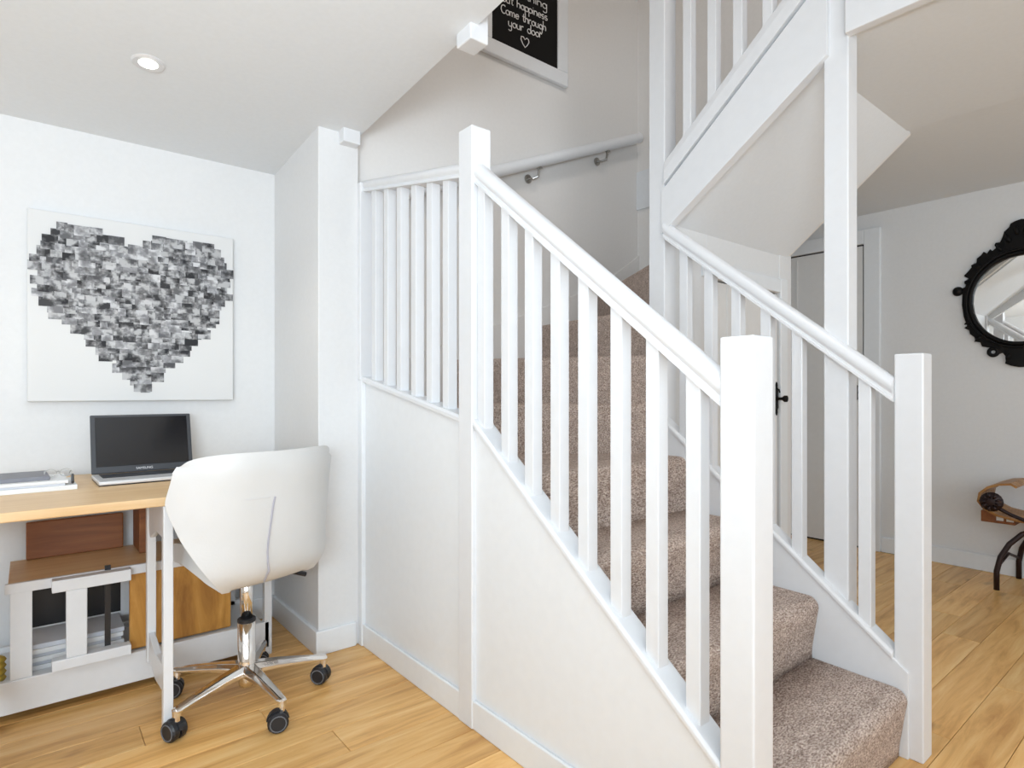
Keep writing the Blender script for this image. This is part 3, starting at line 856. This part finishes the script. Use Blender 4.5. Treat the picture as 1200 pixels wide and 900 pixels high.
so = sh.modifiers.new('solid', 'SOLIDIFY'); so.thickness = 0.062; so.offset = 0
bv = sh.modifiers.new('bevel', 'BEVEL'); bv.width = 0.024; bv.segments = 3; bv.limit_method = 'ANGLE'; bv.angle_limit = math.radians(50)
ss = sh.modifiers.new('sub', 'SUBSURF'); ss.levels = 1; ss.render_levels = 1
# seams on the outside of the back
def back_pt(u, v, off=0.032):
    yy, zz, hw, wing, lift = lerp_table(SHELL, v)
    y2, z2 = lerp_table(SHELL, min(1, v+0.01))[:2]
    d = Vector((0, y2-yy, z2-zz)).normalized(); n = Vector((0, -d.z, d.y))
    return Vector((u*hw+off_x(v), yy+wing*abs(u)**2.4, zz+lift*abs(u)**2.5))+n*off
bm = B(); tube(bm, [back_pt(-0.30+0.16*(v-0.5)/0.3, v) for v in [0.52+0.03*k for k in range(10)]], 0.0032, 6)
obj('back_seam', bm, M['seam'], ch, local=True)
bm = B(); tube(bm, [back_pt(u/10, 0.79) for u in range(-6, -1)], 0.0016, 6)
obj('back_seam', bm, M['leather'], ch, local=True)
bm = B(); lathe(bm, [(0.021, 0.285), (0.021, 0.46)], seg=16); obj('gas_stem', bm, M['chrome'], ch, smooth=False, local=True)
bm = B(); lathe(bm, [(0.0285, 0.277), (0.0305, 0.280), (0.0305, 0.288), (0.027, 0.291)], seg=18); obj('stem_collar', bm, M['rubber'], ch, local=True)
bm = B(); lathe(bm, [(0.024, 0.055), (0.028, 0.075), (0.029, 0.09), (0.029, 0.28)], seg=20)
o = obj('column', bm, M['chrome'], ch, local=True)
for n_ in ('gas_stem', 'column'):
    for p in bpy.data.objects[n_].data.polygons: p.use_smooth = len(p.vertices) == 4
bm = B(); box(bm, -0.09, 0.09, -0.09, 0.09, 0.445, 0.470); obj('seat_plate', bm, M['black'], ch, bevel=0.006, local=True)
bm = B(); tube(bm, [(0.03, -0.02, 0.457), (0.08, -0.05, 0.448), (0.135, -0.068, 0.430), (0.182, -0.082, 0.410)], [.006, .006, .009, .009], 8)
obj('lever', bm, M['rubber'], ch, smooth=True, local=True)
for k in range(5):
    a = math.radians(206+72*k-17)
    ca, sa = math.cos(a), math.sin(a)
    Rm = Matrix.Rotation(a, 4, 'Z')
    bm = B()
    secs = [(0.02, 0.030, 0.100, 0.135), (0.10, 0.024, 0.100, 0.128), (0.20, 0.019, 0.094, 0.114), (0.258, 0.016, 0.088, 0.104), (0.273, 0.012, 0.090, 0.102)]
    rings = []
    for (x, hw, zb, zt) in secs:
        rings.append([bm.verts.new((x, q*hw, z_)) for q, z_ in ((-1, zb), (1, zb), (1.0, zb+(zt-zb)*.55), (.5, zt), (-.5, zt), (-1.0, zb+(zt-zb)*.55))])
    for p, q in zip(rings, rings[1:]):
        for i in range(6): bm.faces.new((p[i], p[(i+1) % 6], q[(i+1) % 6], q[i]))
    bm.faces.new(rings[0][::-1]); bm.faces.new(rings[-1])
    bmesh.ops.transform(bm, matrix=Rm, verts=bm.verts)
    obj('base_arm', bm, M['chrome'], ch, bevel=0.003, local=True)
    # caster with hood and two wheels
    sw = Matrix.Translation((0.262*ca, 0.262*sa, 0)) @ Matrix.Rotation(math.radians((-80, -32, -66, -22, -36)[k]), 4, 'Z')
    bm = B(); lathe(bm, [(0.009, 0.060), (0.009, 0.075), (0.014, 0.077), (0.014, 0.096)], seg=10)
    bmesh.ops.transform(bm, matrix=sw, verts=bm.verts)
    obj('caster_stem', bm, M['chrome'], ch, local=True)
    bm = B()
    hood = [(-0.012+0.035*math.cos(t), 0.031+0.035*math.sin(t)) for t in [math.radians(10+160*i/10) for i in range(11)]]
    prism(bm, hood, 1, -0.007, 0.007)
    bmesh.ops.transform(bm, matrix=sw, verts=bm.verts)
    cs = obj('caster', bm, M['rubber'], ch, local=True)
    for s_ in (-1, 1):
        bm = B()
        lathe(bm, [(0.012, 0.004*s_), (0.031, 0.004*s_), (0.032, 0.008*s_), (0.032, 0.020*s_), (0.028, 0.0255*s_), (0.022, 0.0255*s_)], (-0.012, 0, 0.032), 18, 1)
        bmesh.ops.transform(bm, matrix=sw, verts=bm.verts)
        obj('wheel', bm, M['rubber'], cs, local=True)
        bm = B()
        tube(bm, [(-0.012+0.024*math.cos(t), 0.0258*s_, 0.032+0.024*math.sin(t)) for t in [2*PI*i/16 for i in range(16)]], 0.0018, 5, closed=True)
        bmesh.ops.transform(bm, matrix=sw, verts=bm.verts)
        obj('wheel_ring', bm, M['castergrey'], cs, local=True)

# ------------------------------------------------------------------ downlight in the ceiling
dx, dy = 0.312, 2.305
dz = ceil_z(dy)
dl = thing('downlight', 'lit recessed downlight in the ceiling above the desk', 'light', (dx, dy, dz))
rt = Matrix.Translation((dx, dy, dz)) @ Matrix.Rotation(math.atan(-0.075), 4, 'X')
bm = B(); lathe(bm, [(0.030, -0.004), (0.045, -0.006), (0.050, -0.002), (0.050, 0.004), (0.030, 0.004)], seg=28)
bmesh.ops.transform(bm, matrix=rt, verts=bm.verts); obj('light_ring', bm, M['silver'], dl, smooth=False)
bm = B(); lathe(bm, [(0.001, -0.007), (0.022, -0.007), (0.031, -0.003), (0.031, 0.003)], seg=24)
bmesh.ops.transform(bm, matrix=rt, verts=bm.verts); obj('bulb', bm, M['lamp'], dl)
ld = bpy.data.lights.new('downlight_lamp', 'SPOT'); ld.energy = 10; ld.spot_size = math.radians(110); ld.spot_blend = 0.6; ld.color = (1, 0.95, 0.85); ld.shadow_soft_size = 0.04
lo = bpy.data.objects.new('downlight_lamp', ld); COL.objects.link(lo); lo.location = (dx, dy, dz-0.02)

# ------------------------------------------------------------------ oval mirror on the hall wall
mr = thing('wall_mirror', 'oval mirror in an ornate black carved frame on the hall wall', 'mirror', (4.48, 0.811, 1.62))
OUT = [(0.0, 0.4592), (0.0268, 0.4528), (0.0482, 0.4426), (0.054, 0.4239), (0.0776, 0.4013), (0.0855, 0.3702), (0.0974, 0.3424), (0.1174, 0.3437), (0.1234, 0.3322), (0.1134, 0.3151), (0.1335, 0.2985), (0.1437, 0.3106), (0.1579, 0.2877), (0.1743, 0.3009), (0.1867, 0.2826), (0.2075, 0.2656), (0.2096, 0.2401), (0.2369, 0.2291), (0.2327, 0.218), (0.2497, 0.1947), (0.271, 0.1719), (0.2667, 0.1634), (0.2412, 0.1726), (0.2497, 0.1478), (0.271, 0.1352), (0.2603, 0.118), (0.2667, 0.1006), (0.2796, 0.0944), (0.2796, 0.0525), (0.2818, -0.005), (0.2732, -0.0794), (0.2561, -0.1385), (0.271, -0.1503), (0.2454, -0.1655), (0.2412, -0.1892), (0.2201, -0.209), (0.2117, -0.238), (0.1909, -0.2419), (0.1826, -0.2682), (0.1579, -0.2747), (0.1295, -0.2816), (0.1054, -0.3182), (0.0855, -0.3091), (0.0697, -0.335), (0.0619, -0.3654), (0.0736, -0.375), (0.0462, -0.3885), (0.0153, -0.397), (0.0, -0.3975)]
outl = OUT+[(-a, b) for a, b in OUT[-2:0:-1]]
CY_, CZ_ = 0.811, 1.621
def inner(t): return (0.228*math.cos(t), 0.250*math.sin(t))
bm = B(); XF = 4.446
n = len(outl); fo, fi, bo, bi = [], [], [], []
for (a, b) in outl:
    t = math.atan2(b/0.25, a/0.228)
    ia, ib = inner(t)
    fo.append(bm.verts.new((XF+0.010, CY_+a, CZ_+b))); bo.append(bm.verts.new((4.479, CY_+a, CZ_+b)))
    fi.append(bm.verts.new((XF, CY_+ia, CZ_+ib))); bi.append(bm.verts.new((4.479, CY_+ia, CZ_+ib)))
for i in range(n):
    j = (i+1) % n
    bm.faces.new((fo[i], fo[j], fi[j], fi[i])); bm.faces.new((bo[j], bo[i], bi[i], bi[j]))
    bm.faces.new((fo[j], fo[i], bo[i], bo[j])); bm.faces.new((fi[i], fi[j], bi[j], bi[i]))
obj('frame', bm, M['iron'], mr)
for rr, rad in ((1.05, 0.011), (1.13, 0.008)):
    bm = B(); tube(bm, [(XF, CY_+rr*inner(t)[0], CZ_+rr*inner(t)[1]) for t in [2*PI*i/64 for i in range(64)]], rad, 8, closed=True)
    obj('frame_moulding', bm, M['iron'], mr, smooth=True)
for s_ in (1, -1):
    bm = B(); lathe(bm, [(0.003, -0.016), (0.020, -0.012), (0.029, 0.0), (0.020, 0.012), (0.003, 0.016)], (4.460, CY_+s_*0.303, CZ_+0.079), 16, 0)
    obj('frame_boss', bm, M['iron'], mr, smooth=True)
    bm = B(); tube(bm, [(4.460, CY_+s_*(0.129+0.021*math.cos(t)), CZ_-0.304+0.021*math.sin(t)) for t in [2*PI*i/16 for i in range(16)]], 0.011, 8, closed=True)
    obj('frame_scroll', bm, M['iron'], mr, smooth=True)
    # carved leaves running up to the crest
    for (a, b, an, ln) in ((0.10, 0.31, 60, .05), (0.06, 0.36, 70, .06), (0.02, 0.40, 85, .06), (0.20, 0.22, 40, .05), (0.25, 0.12, 20, .04), (0.25, -0.12, -25, .04), (0.20, -0.22, -45, .05), (0.06, -0.34, -75, .05)):
        a2 = math.radians(an); bm = B()
        tube(bm, [(4.452, CY_+s_*(a+ln*q*math.cos(a2)-ln*.5*math.cos(a2)), CZ_+b+ln*(q-.5)*math.sin(a2)) for q in (0, .3, .6, 1)], [0.006, 0.013, 0.011, 0.003], 6)
        obj('carved_leaf', bm, M['iron'], mr, smooth=True)
bm = B()
vs = [bm.verts.new((4.462, CY_+inner(t)[0]*1.02, CZ_+inner(t)[1]*1.02)) for t in [2*PI*i/64 for i in range(64)]]
bm.faces.new(vs)
obj('mirror_glass', bm, M['mirror'], mr)

# ------------------------------------------------------------------ wood and iron bench under the mirror
be = thing('bench', 'bench with rolled wooden slat ends and black iron legs below the mirror', 'bench', (4.25, 0.4, 0))
def end_frame(yl, sgn):
    yc = yl
    # arched legs joined by a cross bar
    for xa, xm in ((4.10, 4.20), (4.448, 4.35)):
        yc = yl-(0.03*sgn if xa > 4.3 else 0)
        pts = [(xa, yc, 0.0), (xa, yc-0.0*sgn, 0.10), (xa+(xm-xa)*0.08, yc-0.015*sgn, 0.18), (xa+(xm-xa)*0.25, yc-0.05*sgn, 0.255), (xa+(xm-xa)*0.45, yc-0.10*sgn, 0.315), (xa+(xm-xa)*0.7, yc-0.17*sgn, 0.345)]
        obj('leg', tube(B(), pts, 0.0135, 10), M['dkiron'], be, smooth=True)
    yc = yl
    obj('cross_bar', tube(B(), [(4.10, yc, 0.12), (4.26, yc-0.02*sgn, 0.175), (4.448, yc-0.03*sgn, 0.12)], 0.008, 8), M['dkiron'], be, smooth=True)
    yc = yl-0.03*sgn; dz = -0.018
    obj('scroll', tube(B(), [(a_, b_, c_+dz) for a_, b_, c_ in [(4.07, yc-0.22*sgn, 0.40), (4.07, yc-0.12*sgn, 0.41), (4.07, yc-0.04*sgn, 0.44), (4.07, yc+0.03*sgn, 0.475), (4.07, yc+0.065*sgn, 0.50), (4.07, yc+0.06*sgn, 0.525), (4.07, yc+0.035*sgn, 0.53), (4.07, yc+0.02*sgn, 0.51)]], 0.010, 8), M['dkiron'], be, smooth=True)
    # rosette medallion where the roll ends
    bm = B()
    lathe(bm, [(0.004, -0.016), (0.03, -0.012), (0.052, -0.004), (0.052, 0.01), (0.004, 0.012)], (4.065, yc+0.045*sgn, 0.500+dz), 18, 0)
    for q in range(9):
        t = 2*PI*q/9
        tube(bm, [(4.052, yc+0.045*sgn+0.02*math.cos(t), 0.50+dz+0.02*math.sin(t)), (4.047, yc+0.045*sgn+0.035*math.cos(t), 0.50+dz+0.035*math.sin(t)), (4.055, yc+0.045*sgn+0.050*math.cos(t), 0.50+dz+0.050*math.sin(t))], [.004, .009, .005], 6)
    obj('rosette', bm, M['dkiron'], be, smooth=True)
    # rolled slats, one by one
    for k in range(6):
        x = 4.10+k*0.055
        prof = [(-0.24, 0.385), (-0.14, 0.382), (-0.05, 0.392), (0.03, 0.41), (0.085, 0.445), (0.112, 0.49), (0.105, 0.535), (0.07, 0.57), (0.02, 0.592), (-0.03, 0.60), (-0.055, 0.585)]
        bm = B(); th = 0.012
        A = []
        for i, p in enumerate(prof):
            q0 = Vector(prof[max(i-1, 0)]); q1 = Vector(prof[min(i+1, len(prof)-1)])
            d = (q1-q0).normalized(); nn = Vector((-d.y, d.x))*th*0.5
            for s2 in (-1, 1):
                for xx in (x, x+0.048):
                    A.append(bm.verts.new((xx, yc+(p[0]+nn.x*s2)*sgn, p[1]+nn.y*s2+dz*min(1, max(0, (p[1]-0.385)/0.1)))))
        for i in range(len(prof)-1):
            a = A[i*4:i*4+4]; b = A[i*4+4:i*4+8]
            bm.faces.new((a[0], a[1], b[1], b[0])); bm.faces.new((a[2], b[2], b[3], a[3]))
            bm.faces.new((a[0], b[0], b[2], a[2])); bm.faces.new((a[1], a[3], b[3], b[1]))
        bm.faces.new((A[0], A[2], A[3], A[1])); e = A[-4:]; bm.faces.new((e[0], e[1], e[3], e[2]))
        obj('rolled_slat', bm, M['benchwood'], be, smooth=False)
end_frame(0.85, 1); end_frame(-0.05, -1)
for k in range(6):
    obj('seat_slat', box(B(), 4.10+k*0.055, 4.148+k*0.055, 0.19, 0.611, 0.376, 0.389), M['benchwood'], be, bevel=0.002)
obj('seat_rail', box(B(), 4.11, 4.14, 0.16, 0.66, 0.345, 0.376), M['dkiron'], be, bevel=0.002)
obj('seat_rail', box(B(), 4.38, 4.41, 0.16, 0.66, 0.345, 0.376), M['dkiron'], be, bevel=0.002)
tr = obj('end_tray', box(B(), 4.26, 4.42, 0.80, 0.955, 0.335, 0.40), M['brown'], be, bevel=0.003)
for yy in (0.87, 0.825):
    obj('label', box(B(), 4.257, 4.261, yy-0.018, yy+0.014, 0.352, 0.388), M['paper'], tr)
